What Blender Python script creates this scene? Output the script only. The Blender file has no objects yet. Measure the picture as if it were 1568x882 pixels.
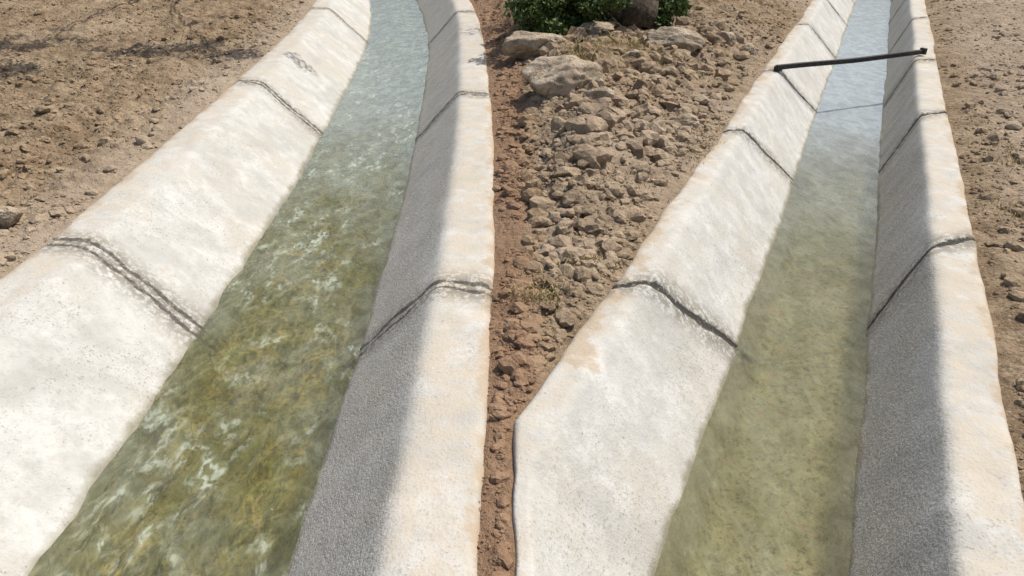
import bpy, bmesh, math, random
import numpy as np
from mathutils import Vector
random.seed(7); rng=np.random.default_rng(7)
S=bpy.context.scene
COL=S.collection

# ---------------------------------------------------------------- noise
def h2(ix,iy,seed):
    n=(ix.astype(np.int64)*374761393+iy.astype(np.int64)*668265263+seed*974634777)&0xffffffff
    n=((n^(n>>13))*1274126177)&0xffffffff
    n=n^(n>>16)
    return (n&0xffff)/65535.0
def vn(x,y,seed=0):
    ix=np.floor(x);iy=np.floor(y);fx=x-ix;fy=y-iy
    fx=fx*fx*(3-2*fx);fy=fy*fy*(3-2*fy)
    a=h2(ix,iy,seed);b=h2(ix+1,iy,seed);c=h2(ix,iy+1,seed);d=h2(ix+1,iy+1,seed)
    return (a*(1-fx)+b*fx)*(1-fy)+(c*(1-fx)+d*fx)*fy
def fbm(x,y,oct=4,seed=0,g=.5):
    s=0;a=1;t=0
    for i in range(oct):
        s=s+a*vn(x*2**i+i*17.3,y*2**i-i*9.1,seed+i);t+=a;a*=g
    return s/t*2-1
def sm(x,a,b):
    t=np.clip((x-a)/(b-a),0,1);return t*t*(3-2*t)

# ---------------------------------------------------------------- layout
D=.45                                   # water level below the bank tops
DR=np.array([.412,.911]); NR=np.array([.911,-.412])   # direction / right normal of the straight channel
L_OL,L_TL,L_WL,L_WR,L_TR,L_OR=-1.20,-.92,-.42,.42,.83,1.10
R_TL,R_WL,R_WR,R_TR,R_OR=-.67,-.277,.315,.51,.72
R_START=1.0; R_END=30.; L_START=-6.; L_END=27.
def lc(y):
    a=np.maximum(y-2,0);b=np.maximum(y-9,0);return -1.17-.0053*a*a-.005*b*b*(b<6)-(b>=6)*(.18+.06*(b-6))
def lslope(y):
    b=np.maximum(y-9,0);return -.0106*np.maximum(y-2,0)-np.where(b<6,.010*b,.06)
def r_ol(s): return np.maximum(-.82,-.452*s+.005)+.02*fbm(s*3,s*0,3,71)
def edge_dist(x,y):
    """distance outside the concrete footprints (negative inside)"""
    wob=.12*fbm(x*2.3,y*2.3,4,5)+.02
    off=(x-lc(y))/np.sqrt(1+lslope(y)**2)
    el=np.maximum(off-L_OR+wob*.25, L_OL-off+wob)
    el=np.maximum(el,np.maximum(L_START-y,y-L_END))
    s=x*DR[0]+y*DR[1];u=x*NR[0]+y*NR[1]
    er=np.maximum(u-R_OR+wob*.30, r_ol(s)-u+wob*.55*(s>2.4))
    er=np.maximum(er,np.maximum(R_START-s,s-R_END))
    return np.minimum(el,er),off,u,s
def ground_h(x,y):
    e,off,u,s=edge_dist(x,y)
    ep=np.maximum(e,0)
    far=1-sm(np.hypot(x,y-6),14,40)
    n=.06*fbm(x*.9,y*.9,3,11)*sm(ep,.1,.8)
    c1=fbm(x*5,y*5,3,21); c2=fbm(x*15,y*15,2,31,.6)
    lump=np.abs(fbm(x*8,y*8,2,41))
    amp=sm(ep,-.02,.30)*.85+.15
    between=((off>0)&(u<0))
    rough=np.where(between,1.7,np.where(off<0,1.5,1.15))*np.where(u>0,.75,1)
    n=n+amp*rough*(.024*c1+.016*c2+.035*(lump-.2))
    mound=.16*sm(ep,.12,.75)*sm(y,2.8,4.5)*np.where(between,1,0)
    rise=np.where(off<0,.05*sm(ep,.1,1.0),0)+np.where(u>0,.03*sm(ep,.1,1.0),0)
    z=.004+n*(.3+.7*far)+mound+rise
    z=z-.02*(1-sm(ep,0,.12))+np.minimum(e,0)*.40
    near=(s<2.4)&(u<0)&(x>-.05)
    z=np.where((e<-.13)|(near&(e<-.03)),-.95,z)
    return z

# ---------------------------------------------------------------- mesh helper
def grid_faces(nr,nc):
    i=np.arange(nr-1)[:,None]*nc+np.arange(nc-1)[None,:]
    return np.stack([i,i+1,i+nc+1,i+nc],-1).reshape(-1,4)
def mk(name,co,faces,mat=None,smooth=True,attrs=None,parent=None):
    me=bpy.data.meshes.new(name)
    co=np.asarray(co,dtype=np.float32).reshape(-1,3); faces=np.asarray(faces,dtype=np.int32)
    k=faces.shape[1]
    me.vertices.add(len(co)); me.vertices.foreach_set('co',co.ravel())
    me.loops.add(faces.size); me.loops.foreach_set('vertex_index',faces.ravel())
    me.polygons.add(len(faces))
    me.polygons.foreach_set('loop_start',np.arange(0,faces.size,k,dtype=np.int32))
    me.polygons.foreach_set('use_smooth',np.full(len(faces),smooth,dtype=bool))
    me.update(calc_edges=True); me.validate()
    for n,a in (attrs or {}).items():
        a=np.asarray(a,dtype=np.float32)
        at=me.attributes.new(n,'FLOAT','POINT'); at.data.foreach_set('value',a.ravel())
    ob=bpy.data.objects.new(name,me); COL.objects.link(ob)
    if mat: me.materials.append(mat)
    if parent: ob.parent=parent
    return ob

# ---------------------------------------------------------------- node helper
class M:
    def __init__(s,name):
        s.m=bpy.data.materials.new(name); s.m.use_nodes=True
        s.t=s.m.node_tree; s.t.nodes.clear()
        s.out=s.N('ShaderNodeOutputMaterial'); s.tc=s.N('ShaderNodeTexCoord')
        s.P=s.tc.outputs['Object']
    def N(s,t): return s.t.nodes.new(t)
    def L(s,a,b): s.t.links.new(a,b)
    def setin(s,i,v):
        if isinstance(v,bpy.types.NodeSocket): s.L(v,i)
        elif isinstance(v,tuple) and len(v)==3 and i.type=='RGBA': i.default_value=(*v,1)
        else: i.default_value=v
    def noise(s,scale,det=3,rough=.55,vec=None,dist=0):
        return s.noise3(scale,det,rough,vec,dist)[0]
    def noise3(s,scale,det=3,rough=.55,vec=None,dist=0):
        """one noise lookup, three independent channels"""
        n=s.N('ShaderNodeTexNoise'); s.L(vec or s.P,n.inputs['Vector'])
        n.inputs['Scale'].default_value=scale;n.inputs['Detail'].default_value=det
        n.inputs['Roughness'].default_value=rough;n.inputs['Distortion'].default_value=dist
        p=s.N('ShaderNodeSeparateColor'); s.L(n.outputs['Color'],p.inputs[0])
        return n.outputs['Fac'],p.outputs[1],p.outputs[2]
    def vor(s,scale,feat='F1',vec=None,rnd=1):
        n=s.N('ShaderNodeTexVoronoi'); n.feature=feat; s.L(vec or s.P,n.inputs['Vector'])
        n.inputs['Scale'].default_value=scale; n.inputs['Randomness'].default_value=rnd
        return n.outputs['Distance']
    def math(s,op,a,b=0,c=0):
        n=s.N('ShaderNodeMath'); n.operation=op
        s.setin(n.inputs[0],a); s.setin(n.inputs[1],b); s.setin(n.inputs[2],c); return n.outputs[0]
    def rng(s,v,a,b,c=0.,d=1.,sm=True):
        n=s.N('ShaderNodeMapRange'); n.interpolation_type='SMOOTHSTEP' if sm else 'LINEAR'
        s.setin(n.inputs['Value'],v)
        for k,x in zip(('From Min','From Max','To Min','To Max'),(a,b,c,d)): n.inputs[k].default_value=x
        return n.outputs['Result']
    def mix(s,f,a,b,mode='MIX'):
        n=s.N('ShaderNodeMix'); n.data_type='RGBA'; n.blend_type=mode
        s.setin(n.inputs[0],f); s.setin(n.inputs[6],a); s.setin(n.inputs[7],b); return n.outputs[2]
    def attr(s,name):
        n=s.N('ShaderNodeAttribute'); n.attribute_name=name; return n.outputs['Fac']
    def z(s):
        n=s.N('ShaderNodeSeparateXYZ'); s.L(s.P,n.inputs[0]); return n.outputs
    def mapv(s,scale,rot=0):
        n=s.N('ShaderNodeMapping'); s.L(s.P,n.inputs['Vector'])
        n.inputs['Rotation'].default_value=(0,0,rot); n.inputs['Scale'].default_value=scale
        return n.outputs[0]
    def bump(s,h,strength=.5,dist=.01,nrm=None):
        n=s.N('ShaderNodeBump'); s.L(h,n.inputs['Height']); n.inputs['Strength'].default_value=strength
        n.inputs['Distance'].default_value=dist
        return n.outputs[0]
    def bsdf(s,col,rough=.9,nrm=None,spec=.3):
        n=s.N('ShaderNodeBsdfPrincipled'); s.setin(n.inputs['Base Color'],col); s.setin(n.inputs['Roughness'],rough)
        n.inputs['Specular IOR Level'].default_value=spec
        if nrm: s.L(nrm,n.inputs['Normal'])
        return n.outputs[0]
    def done(s,sh): s.L(sh,s.out.inputs['Surface']); return s.m

# ---------------------------------------------------------------- materials
def concrete(name,algae1,algae2,rdark,jw0):
    m=M(name)
    big,big2,big3=m.noise3(1.6,4,.65); mid,mid2,mid3=m.noise3(7,4,.65); fine,fine2,fine3=m.noise3(85,2,.7)
    gr,gr2,gr3=m.noise3(32,3,.75)
    col=m.mix(m.rng(mid,.3,.7),(.43,.42,.38),(.54,.53,.49))
    col=m.mix(m.rng(big,.42,.68),col,(.465,.435,.37))
    col=m.mix(m.math('MULTIPLY',m.rng(mid2,.52,.66),.5),col,(.61,.60,.56))
    col=m.mix(m.math('MULTIPLY',m.rng(big2,.50,.62),.38),col,(.34,.33,.295))
    col=m.mix(m.math('MULTIPLY',m.rng(gr2,.50,.66),.28),col,(.36,.34,.29))
    sp=m.math('MULTIPLY',m.rng(fine,.56,.70),m.rng(big3,.46,.60,.08,.75))
    col=m.mix(sp,col,(.20,.185,.16))
    pit=m.math('MULTIPLY',m.rng(gr3,.66,.72),.7)
    col=m.mix(pit,col,(.17,.15,.12))
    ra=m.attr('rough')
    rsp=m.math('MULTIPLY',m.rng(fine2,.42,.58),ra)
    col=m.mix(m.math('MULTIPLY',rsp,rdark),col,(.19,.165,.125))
    col=m.mix(m.math('MULTIPLY',ra,.35),col,(.42,.38,.31))  # warm grazing-light tone of the right slopes put into their colour
    be=m.attr('berm')
    dust=m.math('MULTIPLY',be,m.rng(mid3,.34,.64,.1,.75))
    col=m.mix(dust,col,(.50,.43,.33))
    edge=m.attr('edge')
    dd=m.rng(m.math('ADD',edge,m.math('MULTIPLY',m.math('SUBTRACT',mid2,.5),3.0)),.40,.95)
    col=m.mix(m.math('MULTIPLY',dd,.75),col,(.39,.30,.20))
    # joint filler
    jd=m.attr('jd'); jw=m.attr('jw')
    jn=m.math('MULTIPLY',gr,.040)
    core=m.rng(m.math('ADD',jd,jn),jw0,jw0+.012,1,0)
    core=m.math('MULTIPLY',core,m.rng(gr3,.34,.46,.6,1))
    smear=m.math('MULTIPLY',m.rng(jw,.02,.22,1,0),m.rng(gr2,.39,.53))
    col=m.mix(m.math('MULTIPLY',smear,.72),col,(.15,.13,.095))
    col=m.mix(m.math('MULTIPLY',core,m.attr('jk')),col,(.04,.036,.030))
    # wet line
    zz=m.math('ADD',m.z()[2],m.math('MULTIPLY',mid,.06))
    wet=m.rng(zz,-D+.03,-D+.065,1,0)
    wetc=m.mix(1.,col,(.55,.52,.42),'MULTIPLY')
    col=m.mix(wet,col,wetc)
    # algae below the water
    al=m.rng(m.z()[2],-D-.14,-D-.04,1,0)
    alc=m.mix(m.rng(mid3,.35,.65),algae1,algae2)
    alc=m.mix(m.rng(gr3,.50,.64),alc,(.10,.075,.025))
    alc=m.mix(m.math('MULTIPLY',m.rng(mid2,.60,.68),.5),alc,(.30,.14,.05))
    col=m.mix(m.rng(al,0,1,.0,.92),col,alc)
    h=m.math('ADD',m.math('MULTIPLY',fine,.8),m.math('MULTIPLY',mid,1.6))
    h=m.math('ADD',h,m.math('MULTIPLY',gr2,.8))
    h=m.math('ADD',h,m.math('MULTIPLY',m.math('MULTIPLY',fine2,ra),1.6))
    h=m.math('SUBTRACT',h,m.math('MULTIPLY',core,.6))
    nb=m.bump(h,.50,.008)
    return m.done(m.bsdf(col,m.rng(wet,0,1,.92,.45),nb))
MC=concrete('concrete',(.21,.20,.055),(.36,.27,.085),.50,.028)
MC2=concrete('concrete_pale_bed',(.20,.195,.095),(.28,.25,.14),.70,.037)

def soil(name,clod=False):
    m=M(name)
    a=m.noise(.9,4,.6); b,b2,b3=m.noise3(6,5,.7); c,c2,c3=m.noise3(42,4,.75); v=m.vor(24)
    col=m.mix(m.rng(b,.3,.7),(.20,.138,.080),(.39,.29,.185))
    col=m.mix(m.math('MULTIPLY',m.rng(a,.50,.70),.65),col,(.46,.36,.245))
    col=m.mix(m.math('MULTIPLY',m.rng(c,.48,.64),.6),col,(.12,.08,.047))
    col=m.mix(m.math('MULTIPLY',m.rng(c2,.58,.68),.6),col,(.55,.47,.36))
    red=m.attr('red'); pale=m.attr('pale')
    col=m.mix(m.math('MULTIPLY',red,.7),col,m.mix(c,(.15,.082,.045),(.42,.26,.165)))
    col=m.mix(m.math('MULTIPLY',pale,.6),col,m.mix(b2,(.38,.30,.22),(.58,.49,.385)))
    h=m.math('ADD',m.math('MULTIPLY',c,1.3),m.math('MULTIPLY',b,1.5))
    h=m.math('SUBTRACT',h,m.math('MULTIPLY',v,.6))
    return m.done(m.bsdf(col,.97,m.bump(h,.9,.025 if not clod else .012),.1))
MS=soil('dry_soil'); MCL=soil('dry_clod',True)

def rockmat():
    m=M('limestone')
    b,b2,_=m.noise3(5,5,.7); c=m.noise(30,4,.75)
    col=m.mix(m.rng(b,.35,.65),(.32,.25,.17),(.56,.46,.34))
    col=m.mix(m.math('MULTIPLY',m.rng(c,.50,.64),.6),col,(.17,.125,.08))
    return m.done(m.bsdf(col,.95,m.bump(m.math('ADD',b,c),.9,.03),.15))
MR=rockmat()

def water(name,rot,turb,foam,haze,caustic_dark,hA,hB,far_sky_col,far_sky_mix):
    m=M(name)
    st=m.mapv((1,.55,1),rot)
    n1,n1b,n1c=m.noise3(10,3,.6,st,.7); n2,n2b,_=m.noise3(34,2,.6,st,.4); n3,n3b,n3c=m.noise3(2.6,3,.55,st)
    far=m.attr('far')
    h=m.math('ADD',m.math('MULTIPLY',n1,1.0),m.math('MULTIPLY',n2,.22))
    nb=m.bump(h,turb,.05)
    dn=m.N('ShaderNodeVectorMath'); dn.operation='MULTIPLY_ADD'
    nn=m.N('ShaderNodeTexNoise'); m.L(st,nn.inputs['Vector']); nn.inputs['Scale'].default_value=7;nn.inputs['Detail'].default_value=2
    m.L(nn.outputs['Color'],dn.inputs[0]); dn.inputs[1].default_value=(.30,.30,.20); m.L(st,dn.inputs[2])
    ve=m.vor(13,'DISTANCE_TO_EDGE',dn.outputs[0])
    caustic_web=m.math('MULTIPLY',m.rng(ve,.0,.22,1,0),m.rng(n3c,.38,.6,.35,1))
    tr=m.mix(caustic_web,caustic_dark,(1.,1.,.88))  # caustic light pattern put into the water's transparent colour
    T=m.N('ShaderNodeBsdfTransparent'); m.L(tr,T.inputs['Color'])
    # suspended silt; far stretch gets sky reflection painted as a pale diffuse tint
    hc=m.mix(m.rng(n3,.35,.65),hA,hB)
    hc=m.mix(m.math('MULTIPLY',far,.85),hc,far_sky_col)
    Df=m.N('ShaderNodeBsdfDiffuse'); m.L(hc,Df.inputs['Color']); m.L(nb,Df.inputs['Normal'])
    hf=m.math('ADD',m.rng(n1,.3,.7,haze*.5,haze*1.3),m.math('MULTIPLY',far,far_sky_mix))
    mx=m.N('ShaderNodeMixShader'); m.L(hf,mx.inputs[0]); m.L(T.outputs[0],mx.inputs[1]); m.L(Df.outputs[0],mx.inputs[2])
    F=m.N('ShaderNodeBsdfDiffuse'); F.inputs['Color'].default_value=(.56,.61,.48,1); m.L(nb,F.inputs['Normal'])
    fm=m.math('MULTIPLY',m.rng(n1b,.45,.68),m.rng(n3b,.40,.60))
    fm=m.math('MULTIPLY',fm,m.rng(n2b,.38,.64,.08,1))
    fm=m.math('MULTIPLY',fm,foam)
    m2=m.N('ShaderNodeMixShader'); m.L(fm,m2.inputs[0]); m.L(mx.outputs[0],m2.inputs[1]); m.L(F.outputs[0],m2.inputs[2])
    G=m.N('ShaderNodeBsdfGlossy'); G.inputs['Roughness'].default_value=.05; m.L(nb,G.inputs['Normal'])
    Fr=m.N('ShaderNodeFresnel'); Fr.inputs['IOR'].default_value=1.42; m.L(nb,Fr.inputs['Normal'])
    m3=m.N('ShaderNodeMixShader'); m.L(Fr.outputs[0],m3.inputs[0]); m.L(m2.outputs[0],m3.inputs[1]); m.L(G.outputs[0],m3.inputs[2])
    return m.done(m3.outputs[0])
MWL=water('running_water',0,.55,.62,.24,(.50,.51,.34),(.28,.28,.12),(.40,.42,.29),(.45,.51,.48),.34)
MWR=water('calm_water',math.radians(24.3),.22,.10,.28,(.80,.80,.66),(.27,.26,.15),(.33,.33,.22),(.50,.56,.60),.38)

def plain(name,c1,c2,sc=20,rough=.7,metal=0,bs=.3):
    m=M(name); n=m.noise(sc,3,.7); col=m.mix(m.rng(n,.35,.65),c1,c2)
    b=m.bsdf(col,rough,m.bump(n,bs,.01),.3); b.node.inputs['Metallic'].default_value=metal
    return m.done(b)
MBAR=plain('weathered_steel',(.030,.029,.027),(.075,.062,.05),40,.7,.2)
MBARK=plain('bark',(.035,.028,.02),(.10,.075,.05),25,.95,0,.9)
MGR=plain('dry_grass_blades',(.34,.27,.11),(.50,.41,.20),30,.9)
def leafmat(name,a,b):
    m=M(name); n=m.noise(9,1,.7); g=m.N('ShaderNodeNewGeometry')
    f=m.math('ADD',m.math('MULTIPLY',n,.6),m.math('MULTIPLY',g.outputs['Random Per Island'],.5))
    return m.done(m.bsdf(m.mix(m.rng(f,.3,.8),a,b),.55))
MLEAF=leafmat('leaves',(.025,.05,.010),(.12,.17,.04))

# ---------------------------------------------------------------- ground sheet
def axis(segs,lo,hi,g=1.14):
    out=[]
    for a,b,st in segs: out+=list(np.arange(a,b,st))
    out.append(segs[-1][1])
    st=segs[-1][2];x=out[-1]
    while x<hi: st*=g;x+=st;out.append(x)
    st=segs[0][2];x=out[0];pre=[]
    while x>lo: st*=g;x-=st;pre.append(x)
    return np.array(pre[::-1]+out)
xs=axis([(-7.9,7.9,.025),(7.9,14.5,.10)],-500,500)
ys=axis([(-6.5,1.,.10),(1.,12.2,.025),(12.2,20,.09),(20,31,.15)],-400,700)
X,Y=np.meshgrid(xs,ys)
Z=ground_h(X,Y)
e,off,u,s=edge_dist(X,Y)
def tints(X,Y,off,u):
    n=fbm(X*1.2,Y*1.2,3,77)
    red=np.clip(sm(off,.9,1.05)*(1-sm(X+.05*n,.02,.16))*(u<0),0,1)
    pale=np.clip(sm(u,.7,1.2)*(.75+.6*n),0,1)+.35*np.clip(n,0,1)*(off<0)+np.clip(.25+.6*n,0,.7)*((off>1.2)&(u<-.7)&(X>.15))
    pale=pale+.7*sm(off,-1.75,-1.25)*(off<-1)
    return red,np.clip(pale,0,1)
red,pale=tints(X,Y,off,u)
mk('ground',np.stack([X,Y,Z],-1),grid_faces(len(ys),len(xs)),MS,attrs={'red':red,'pale':pale})

# ---------------------------------------------------------------- channels
def channel(svals,rails,pos,joints,skew,jdouble,jkv,sd,cap=False):
    segs=[6,14,44,10,22,10,40,16,6]
    ctr=rails(svals)
    ns=len(svals); offs=[];zs=[]
    for k,nseg in enumerate(segs):
        a,b=ctr[k],ctr[k+1]
        for i in range(nseg):
            t=i/nseg; offs.append(a[0]*(1-t)+b[0]*t); zs.append(a[1]*(1-t)+b[1]*t)
    offs.append(ctr[-1][0]);zs.append(ctr[-1][1])
    O=np.stack(offs,1);Zz=np.stack(zs,1)
    for it in range(7):                                # rounded arrises
        O[:,1:-1]=(O[:,:-2]+2*O[:,1:-1]+O[:,2:])/4; Zz[:,1:-1]=(Zz[:,:-2]+2*Zz[:,1:-1]+Zz[:,2:])/4
    nc=O.shape[1]; SS=np.repeat(svals[:,None],nc,1)
    wob=fbm(SS*1.1+3,O*1.5,3,sd)*.014+fbm(SS*6,O*6,3,50)*.007
    Zz=Zz+wob*(Zz>-D+.02)
    O=O+fbm(SS*1.3,O*.4,2,99)*.014+fbm(SS*5,O*1.2,2,98)*.006
    x,y=pos(SS,O)
    sj=SS-skew*O+.030*fbm(SS*3,O*4,3,61)+.014*fbm(SS*25,O*25,2,62)
    d=np.full(SS.shape,9.)
    for j in joints: d=np.minimum(d,np.abs(sj-j))
    jd=np.abs(d-jdouble) if jdouble>0 else d
    Zz=Zz-.008*np.exp(-(jd/.012)**2)+.012*np.exp(-((d-.045)/.025)**2)*np.clip(fbm(SS*16,O*16,2,63)+.4,0,1)
    tl=ctr[2][0][:,None];tr=ctr[7][0][:,None];wr=ctr[6][0][:,None];wl=ctr[3][0][:,None]
    ol=ctr[1][0][:,None];orr=ctr[8][0][:,None]
    berm=sm(O,tr-.03,tr+.05)+(1-sm(O,tl-.06,tl+.02))*.8
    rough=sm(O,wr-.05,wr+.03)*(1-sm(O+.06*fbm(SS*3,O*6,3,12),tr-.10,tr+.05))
    edge=np.maximum(1-(O-ol)/.16,(O-(orr-.09))/.09)
    edge=np.where((SS<2.2)&(O<tl+.1)&cap,edge*.3,edge)
    jk=np.full(SS.shape,jkv)*(Zz>-D-.12)
    co=np.stack([x,y,Zz],-1);F=grid_faces(ns,nc)
    at=dict(jd=jd,jw=d,berm=np.clip(berm,0,1),rough=rough,edge=np.clip(edge,0,1.2),jk=jk)
    co=co.reshape(-1,3);at={k:v.ravel() for k,v in at.items()}
    if cap:
        n0=len(co); c2=co[:nc].copy();c2[:,2]=.0; co=np.vstack([co,c2]); i=np.arange(nc-1)
        F=np.vstack([F,np.stack([i,i+1,n0+i+1,n0+i],-1)])
        for k in at: at[k]=np.concatenate([at[k],at[k][:nc]])
    return co,F,at
def arr(v,s): return np.full(len(s),v,dtype=float) if np.isscalar(v) else v
BD=D+.15
def railsL(s):
    return [(arr(L_OL,s),arr(-.2,s)),(arr(L_OL,s),arr(0,s)),(arr(L_TL,s),arr(0,s)),(arr(L_WL,s),arr(-D,s)),
            (arr(L_WL+.15,s),arr(-BD,s)),(arr(L_WR-.14,s),arr(-BD,s)),(arr(L_WR,s),arr(-D,s)),(arr(L_TR,s),arr(0,s)),(arr(L_OR,s),arr(0,s)),(arr(L_OR,s),arr(-.2,s))]
def posL(s,o):
    sl=lslope(s);n=np.sqrt(1+sl*sl); return lc(s)+o/n, s-o*sl/n
def railsR(s):
    ol=r_ol(s);tl=np.maximum(R_TL,ol+.06)
    return [(ol,arr(-.2,s)),(ol,arr(0,s)),(tl,arr(0,s)),(arr(R_WL,s),arr(-D,s)),
            (arr(R_WL+.12,s),arr(-BD,s)),(arr(R_WR-.08,s),arr(-BD,s)),(arr(R_WR,s),arr(-D,s)),(arr(R_TR,s),arr(0,s)),(arr(R_OR,s),arr(0,s)),(arr(R_OR,s),arr(-.2,s))]
def posR(s,o): return s*DR[0]+o*NR[0], s*DR[1]+o*NR[1]
sL=np.concatenate([np.arange(L_START,1.2,.08),np.arange(1.2,12.6,.013),np.arange(12.6,L_END,.06)])
sR=np.concatenate([np.arange(R_START,14.6,.014),np.arange(14.6,R_END,.06)])
co,F,at=channel(sL,railsL,posL,[-3.,.1,3.15,6.5,10.8,15,19,23],-.25,.034,.78,1)
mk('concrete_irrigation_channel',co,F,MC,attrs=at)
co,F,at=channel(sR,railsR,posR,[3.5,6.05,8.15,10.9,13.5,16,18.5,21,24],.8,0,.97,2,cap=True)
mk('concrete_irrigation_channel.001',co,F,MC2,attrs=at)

def water_mesh(name,svals,a,b,pos,mat,amp,sd,f0,f1):
    o=np.linspace(a-.035,b+.035,60); SS,O=np.meshgrid(svals,o,indexing='ij')
    x,y=pos(SS,O)
    w=amp*(fbm(SS*4.5,O*9,3,sd,.55)+.5*np.abs(fbm(SS*9+O*3,O*13-SS*2,2,sd+3)))
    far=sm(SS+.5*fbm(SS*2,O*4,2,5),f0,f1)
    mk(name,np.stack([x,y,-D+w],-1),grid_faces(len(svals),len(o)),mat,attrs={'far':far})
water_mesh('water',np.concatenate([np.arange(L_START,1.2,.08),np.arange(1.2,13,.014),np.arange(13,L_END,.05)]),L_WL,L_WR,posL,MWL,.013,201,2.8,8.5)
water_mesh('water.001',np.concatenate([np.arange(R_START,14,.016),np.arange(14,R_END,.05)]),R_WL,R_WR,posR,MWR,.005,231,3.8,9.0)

# ---------------------------------------------------------------- rocks & clods
def ico(sub):
    bm=bmesh.new(); bmesh.ops.create_icosphere(bm,subdivisions=sub,radius=1)
    v=np.array([p.co[:] for p in bm.verts]);f=np.array([[q.index for q in p.verts] for p in bm.faces]);bm.free();return v,f
def rock_var(v,nplanes,rough):
    v=v.copy();ns=rng.normal(size=(nplanes,3));ns/=np.linalg.norm(ns,axis=1)[:,None];c=rng.uniform(.55,.95,nplanes)
    dp=v@ns.T; k=np.where(dp>0,c/np.maximum(dp,1e-4),9).min(1);k=np.minimum(k,1)
    return v*k[:,None]*(1+rng.normal(size=(len(v),1))*rough)
def rotm(n):
    q=rng.normal(size=(n,4));q/=np.linalg.norm(q,axis=1)[:,None];w,x,y,z=q.T
    return np.stack([1-2*(y*y+z*z),2*(x*y-z*w),2*(x*z+y*w),2*(x*y+z*w),1-2*(x*x+z*z),2*(y*z-x*w),2*(x*z-y*w),2*(y*z+x*w),1-2*(x*x+y*y)],-1).reshape(n,3,3)
def scatter(name,px,py,size,sub,mat,flat=.65,sink=.22,rough=.05):
    v,f=ico(sub);n=len(px)
    vars_=np.stack([rock_var(v,9,rough) for _ in range(40)])
    vv=vars_[rng.integers(0,40,n)]*rng.uniform(.65,1.25,(n,1,3))
    vv=np.einsum('nij,nkj->nki',rotm(n),vv); vv[:,:,2]*=flat
    vv*=size[:,None,None]
    gz=ground_h(px,py)
    vv+=np.stack([px,py,np.maximum(gz,-.02)+size*sink],-1)[:,None,:]
    F=(f[None]+(np.arange(n)*len(v))[:,None,None]).reshape(-1,3)
    _,off,u,s=edge_dist(px,py);red,pale=tints(px,py,off,u)
    rep=lambda a:np.repeat(a,len(v))
    return mk(name,vv.reshape(-1,3),F,mat,smooth=False,attrs={'red':rep(red),'pale':rep(pale)})
def sample(n,smin,smax,power,clump,onconc=0.0):
    k=n*6
    y=1.1*np.exp(rng.uniform(0,math.log(12.2/1.1),k)); x=rng.uniform(-1,1,k)*(1.2+y*.72)
    e,off,u,s=edge_dist(x,y)
    between=(off>0)&(u<0)
    w=sm(fbm(x*1.6,y*1.6,3,88),-clump,.5)*np.where(between,1.6,1)*np.where(u>0,.7,1)
    ok=(rng.uniform(0,1.6,k)<w)&((e>.03)|((e>-.10)&(e<0.03)&(rng.uniform(0,1,k)<onconc)&~((s<2.4)&(u<0)&(x>-.04))))
    x,y=x[ok][:n],y[ok][:n]; t=rng.uniform(0,1,len(x))
    sz=smin*(smax/smin)**(t**power)
    ed=edge_dist(x,y)[0]
    sz=np.minimum(sz,.012+np.maximum(ed,0)*.5)
    return x,y,sz
x,y,z=sample(30000,.003,.012,1.6,.7,.35); scatter('soil_crumbs',x,y,z*(.6+y*.12),1,MCL)
x,y,z=sample(9500,.010,.055,2.1,.5); scatter('soil_clods',x,y,z,2,MCL,.7,.05,.10)
k=2300; hx=rng.normal(.75,.5,k)+rng.uniform(-.2,.5,k); hy=rng.uniform(2.4,8.5,k); hx=hx+(hy-4)*.10
e,off,u,s=edge_dist(hx,hy); ok=(e>.10)&(off>1.2)&(u<-.8); hx,hy,ee=hx[ok],hy[ok],e[ok]
scatter('spoil_heap_clods',hx,hy,np.minimum(.014+.095*rng.uniform(0,1,len(hx))**3.2,.015+ee*.22),2,MCL,.75,.05,.12)
k=420; hx=rng.uniform(2.2,4.9,k);hy=rng.uniform(2.6,7,k);e,off,u,s=edge_dist(hx,hy);ok=(e>.08)&(u>.8)&(u<1.5)&(fbm(hx*1.5,hy*1.5,2,9)>-.05);hx,hy=hx[ok],hy[ok]
scatter('roadside_clods',hx,hy,.015+.06*rng.uniform(0,1,len(hx))**3,2,MCL,.7,.05,.1)

def boulder(name,x,y,sx,sy,sz,seed,rz=0):
    global rng
    rng=np.random.default_rng(seed)
    v,f=ico(5); w=rock_var(v,12,0)
    n=fbm(v[:,0]*2+seed,v[:,1]*2+v[:,2]*2.7,4,seed)*.14+fbm(v[:,0]*7,v[:,1]*7+v[:,2]*6,3,seed+4)*.07
    w=w*(1+n)[:,None]*np.array([sx,sy,sz]); c,s_=math.cos(rz),math.sin(rz)
    w=np.stack([w[:,0]*c-w[:,1]*s_,w[:,0]*s_+w[:,1]*c,w[:,2]],-1)
    g=float(ground_h(np.array([x]),np.array([y]))[0])
    mk(name,w+np.array([x,y,g+sz*.40]),f,MR,smooth=True)
for i,b in enumerate([(.38,5.95,.36,.26,.20,3,.1),(.22,7.45,.32,.24,.18,4,0),(1.50,7.3,.30,.2,.15,5,-.3),(2.15,7.9,.12,.1,.09,6,0),(2.42,7.85,.12,.09,.08,8,.4),
      (.86,7.95,.20,.13,.06,9,.4),(.62,5.3,.12,.09,.07,12,.4),(-2.62,3.6,.08,.05,.07,11,0),(1.25,5.3,.11,.08,.07,13,0),(1.1,6.9,.14,.10,.07,15,.7)]):
    boulder('boulder' if i==0 else 'boulder.%03d'%i,*b)

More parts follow.
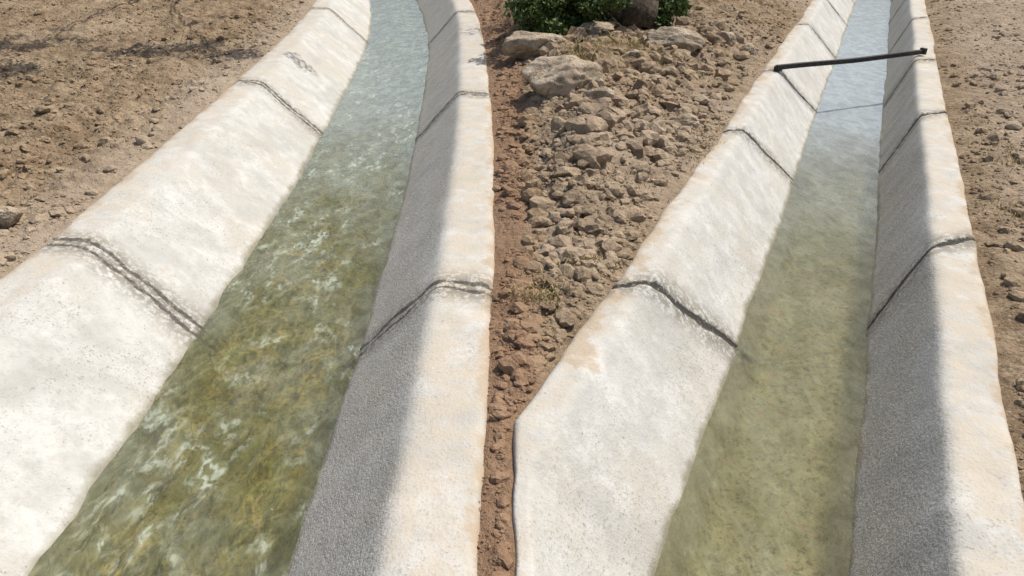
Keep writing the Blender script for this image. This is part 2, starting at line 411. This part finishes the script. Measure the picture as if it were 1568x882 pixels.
# ---------------------------------------------------------------- metal bar across channel
def tube(p,q,r,n=8,r2=None):
    p=Vector(p);q=Vector(q);d=(q-p).normalized();a=d.orthogonal().normalized();b=d.cross(a);r2=r if r2 is None else r2
    V=[]
    for c,rr in((p,r),(q,r2)):
        for i in range(n):
            t=2*math.pi*i/n; V.append(c+a*math.cos(t)*rr+b*math.sin(t)*rr)
    return V
def tubes(name,segs,mat,n=8,parent=None):
    V=[];F=[]
    for p,q,r,r2 in segs:
        o=len(V);V+=tube(p,q,r,n,r2)
        for i in range(n): F.append((o+i,o+(i+1)%n,o+n+(i+1)%n,o+n+i))
        F.append(tuple(o+i for i in range(n))[::-1]);F.append(tuple(o+n+i for i in range(n)))
    me=bpy.data.meshes.new(name);me.from_pydata([tuple(v) for v in V],[],F);me.update()
    for p in me.polygons:p.use_smooth=len(p.vertices)==4
    ob=bpy.data.objects.new(name,me);COL.objects.link(ob);me.materials.append(mat);ob.parent=parent;return ob
def box(bm,c,sx,sy,sz,rz):
    r=bmesh.ops.create_cube(bm,size=1)
    for v in r['verts']:
        x,y,z=v.co.x*sx,v.co.y*sy,v.co.z*sz; v.co=(c[0]+x*math.cos(rz)-y*math.sin(rz),c[1]+x*math.sin(rz)+y*math.cos(rz),c[2]+z)
bm=bmesh.new(); A=np.array([2.47,7.14]);B=np.array([4.20,7.86]);rz=math.atan2(*(B-A)[::-1])
def sweep(bm,prof,n=24):     # slightly bent angle-iron bar
    rings=[]
    for i in range(n+1):
        t=i/n;c=A+(B-A)*t;zz=.032-.008*math.sin(math.pi*t)+.003*math.sin(t*9)
        rings.append([bm.verts.new((c[0]-math.sin(rz)*a,c[1]+math.cos(rz)*a,zz+h)) for a,h in prof])
    k=len(prof)
    for i in range(n):
        for j in range(k): bm.faces.new((rings[i][j],rings[i][(j+1)%k],rings[i+1][(j+1)%k],rings[i+1][j]))
    bm.faces.new(rings[0][::-1]);bm.faces.new(rings[-1])
sweep(bm,[(-.020,.020),(.020,.020),(.020,.014),(-.014,.014),(-.014,-.020),(-.020,-.020)])
box(bm,(B[0]-.02,B[1]-.01,.040),.035,.06,.06,rz); box(bm,(A[0]+.02,A[1]+.01,.02),.05,.06,.04,rz)
bmesh.ops.recalc_face_normals(bm,faces=bm.faces)
me=bpy.data.meshes.new('metal_bar');bm.to_mesh(me);bm.free();ob=bpy.data.objects.new('metal_bar',me);COL.objects.link(ob);me.materials.append(MBAR)

# ---------------------------------------------------------------- trees
def leaves(name,clumps,per,size,mat,parent=None):
    C=[]
    for (cx,cy,cz,r) in clumps:
        p=rng.normal(size=(per,3));p/=np.linalg.norm(p,axis=1)[:,None];p*=(rng.uniform(.15,1,(per,1))**.5)*r;p[:,2]*=.75
        C.append(p+np.array([cx,cy,cz]))
    C=np.vstack(C);n=len(C);R=rotm(n);sz=size*rng.uniform(.6,1.3,n)
    base=np.array([[-.5,0,0],[0,-.28,.05],[.6,0,0],[0,.28,.05]])
    v=np.einsum('nij,kj->nki',R,base)*sz[:,None,None]+C[:,None,:]
    F=np.arange(n*4).reshape(n,4)
    return mk(name,v.reshape(-1,3),F,mat,smooth=False,parent=parent)
def tree(name,base,limbs,clumps,per,size,tr):
    e=bpy.data.objects.new(name,None);COL.objects.link(e)
    segs=[]
    for pts in limbs:
        for i in range(len(pts)-1):
            segs.append((pts[i][:3],pts[i+1][:3],pts[i][3],pts[i+1][3]))
    tubes('trunk_and_limbs',segs,MBARK,12,e)
    leaves('foliage',clumps,per,size,MLEAF,e)
rng=np.random.default_rng(21)
bx,by=1.30,8.05
cl=[(rng.uniform(.6,2.5),rng.uniform(9.4,11.0),rng.uniform(1.0,1.9),rng.uniform(.25,.5)) for _ in range(26)]
cl+=[(rng.uniform(.08,1.05),rng.uniform(7.75,8.9),rng.uniform(.22,.75),rng.uniform(.12,.24)) for _ in range(48)]
cl+=[(rng.uniform(1.52,1.72),rng.uniform(8.0,8.4),rng.uniform(.20,.5),.12) for _ in range(7)]
tree('tree',(bx,by),[[(bx+.02,by,-.1,.26),(bx,by,.24,.19),(bx+.03,by+.05,.5,.16),(bx+.1,by+.4,1.1,.13)],
   [(bx+.1,by+.4,1.1,.13),(bx+.5,by+1.1,1.6,.07),(bx+.9,by+1.7,2.0,.03)],[(bx+.1,by+.4,1.1,.12),(bx-.3,by+1.1,1.5,.07),(bx-.6,by+1.7,1.8,.03)],
   [(bx-.05,by+.02,.25,.08),(bx-.4,by+.2,.5,.04),(bx-.9,by+.3,.7,.02)],[(bx+.1,by+.4,1.1,.12),(bx+.1,by+1.7,1.9,.04)]],cl,330,.05,1)
# overhanging tree beyond the left bank, its shade falls on the soil
bx,by=-4.6,14.2
groups=[(-2.1,8.45,2.2,.45,22),(-3.9,8.6,2.25,.45,20),(-3.7,7.55,2.05,.22,10),(-2.8,9.9,2.5,.5,5)]
limbs=[[(bx,by,-.1,.20),(bx,by-.1,.9,.15),(bx+.2,by-.3,1.9,.10)]]
cl=[]
for gx,gy,gz,r,n in groups:
    mx_=((bx+gx)/2+.2,(by+gy)/2,2.75,.016)
    limbs.append([(bx+.2,by-.3,1.9,.05),mx_,(gx,gy+.3,gz+.1,.006)])
    for i in range(n):
        a=(gx+rng.normal(0,r),gy+rng.normal(0,r*.45),gz+rng.normal(0,.12))
        limbs.append([(gx,gy+.3,gz+.1,.006),(a[0],a[1],a[2],.003)])
        cl.append((*a,rng.uniform(.10,.22)))
cl+=[(bx+rng.normal(0,1.1),by+.3+rng.normal(0,.9),2.7+rng.normal(0,.45),rng.uniform(.3,.5)) for _ in range(26)]
tree('tree.001',(bx,by),limbs,cl,150,.05,1)

# ---------------------------------------------------------------- dry grass
def tufts(name,spots):
    V=[];F=[]
    for (x,y,r,n,h) in spots:
        px=x+rng.normal(0,r,n);py=y+rng.normal(0,r,n);g=ground_h(px,py)
        for a,b,c in zip(px,py,g):
            if c<-.3: continue
            t=rng.uniform(0,6.28);l=h*rng.uniform(.5,1.2);dx,dy=math.cos(t)*l*rng.uniform(.3,1.1),math.sin(t)*l*rng.uniform(.3,1.1);w=.0022
            o=len(V);V+=[(a-w,b,c-.005),(a+w,b,c-.005),(a+dx*.5+w,b+dy*.5,c+l*.6),(a+dx*.5-w,b+dy*.5,c+l*.6),(a+dx,b+dy,c+l*.7),(a+dx,b+dy,c+l*.7+.001)]
            F+=[(o,o+1,o+2,o+3),(o+3,o+2,o+4,o+5)]
    mk(name,V,F,MGR,smooth=False)
sp=[(.82,7.0,.16,500,.08),(.98,7.2,.2,600,.09),(.70,6.8,.15,300,.08),(1.3,6.7,.15,200,.06),(.12,2.85,.07,160,.05),(.35,3.2,.08,120,.05),(2.75,3.7,.08,120,.05),(3.3,4.6,.12,140,.05)]
sp+=[(rng.uniform(-7,-2.8),rng.uniform(3,11),.12,30,.035) for _ in range(26)]+[(rng.uniform(.4,1.4),rng.uniform(4,8),.12,40,.04) for _ in range(10)]
tufts('dry_grass',sp)

# ---------------------------------------------------------------- light, sky, camera
el=math.radians(60);ax,ay=.882,.471
v=Vector((math.cos(el)*ax,math.cos(el)*ay,math.sin(el)))
sd=bpy.data.lights.new('sun','SUN');sd.energy=4.3;sd.angle=math.radians(.5);sd.color=(1,.955,.885)
so=bpy.data.objects.new('sun',sd);COL.objects.link(so);so.rotation_euler=(-v).to_track_quat('-Z','Y').to_euler();so.location=(6,2,9)
w=bpy.data.worlds.new('World');S.world=w;w.use_nodes=True;nt=w.node_tree
sky=nt.nodes.new('ShaderNodeTexSky');sky.sky_type='NISHITA';sky.sun_disc=False;sky.sun_elevation=el;sky.sun_rotation=math.atan2(ax,ay)
sky.dust_density=3
nt.links.new(sky.outputs[0],nt.nodes['Background'].inputs[0]);nt.nodes['Background'].inputs[1].default_value=.13
cam=bpy.data.cameras.new('camera');cam.sensor_width=36;cam.lens=1150/1568*36;cam.clip_end=2000
c=bpy.data.objects.new('camera',cam);COL.objects.link(c);c.location=(0,0,1.6);c.rotation_euler=(math.radians(90-28.75),0,0);S.camera=c
S.view_settings.view_transform='Standard';S.view_settings.look='None';S.view_settings.exposure=0
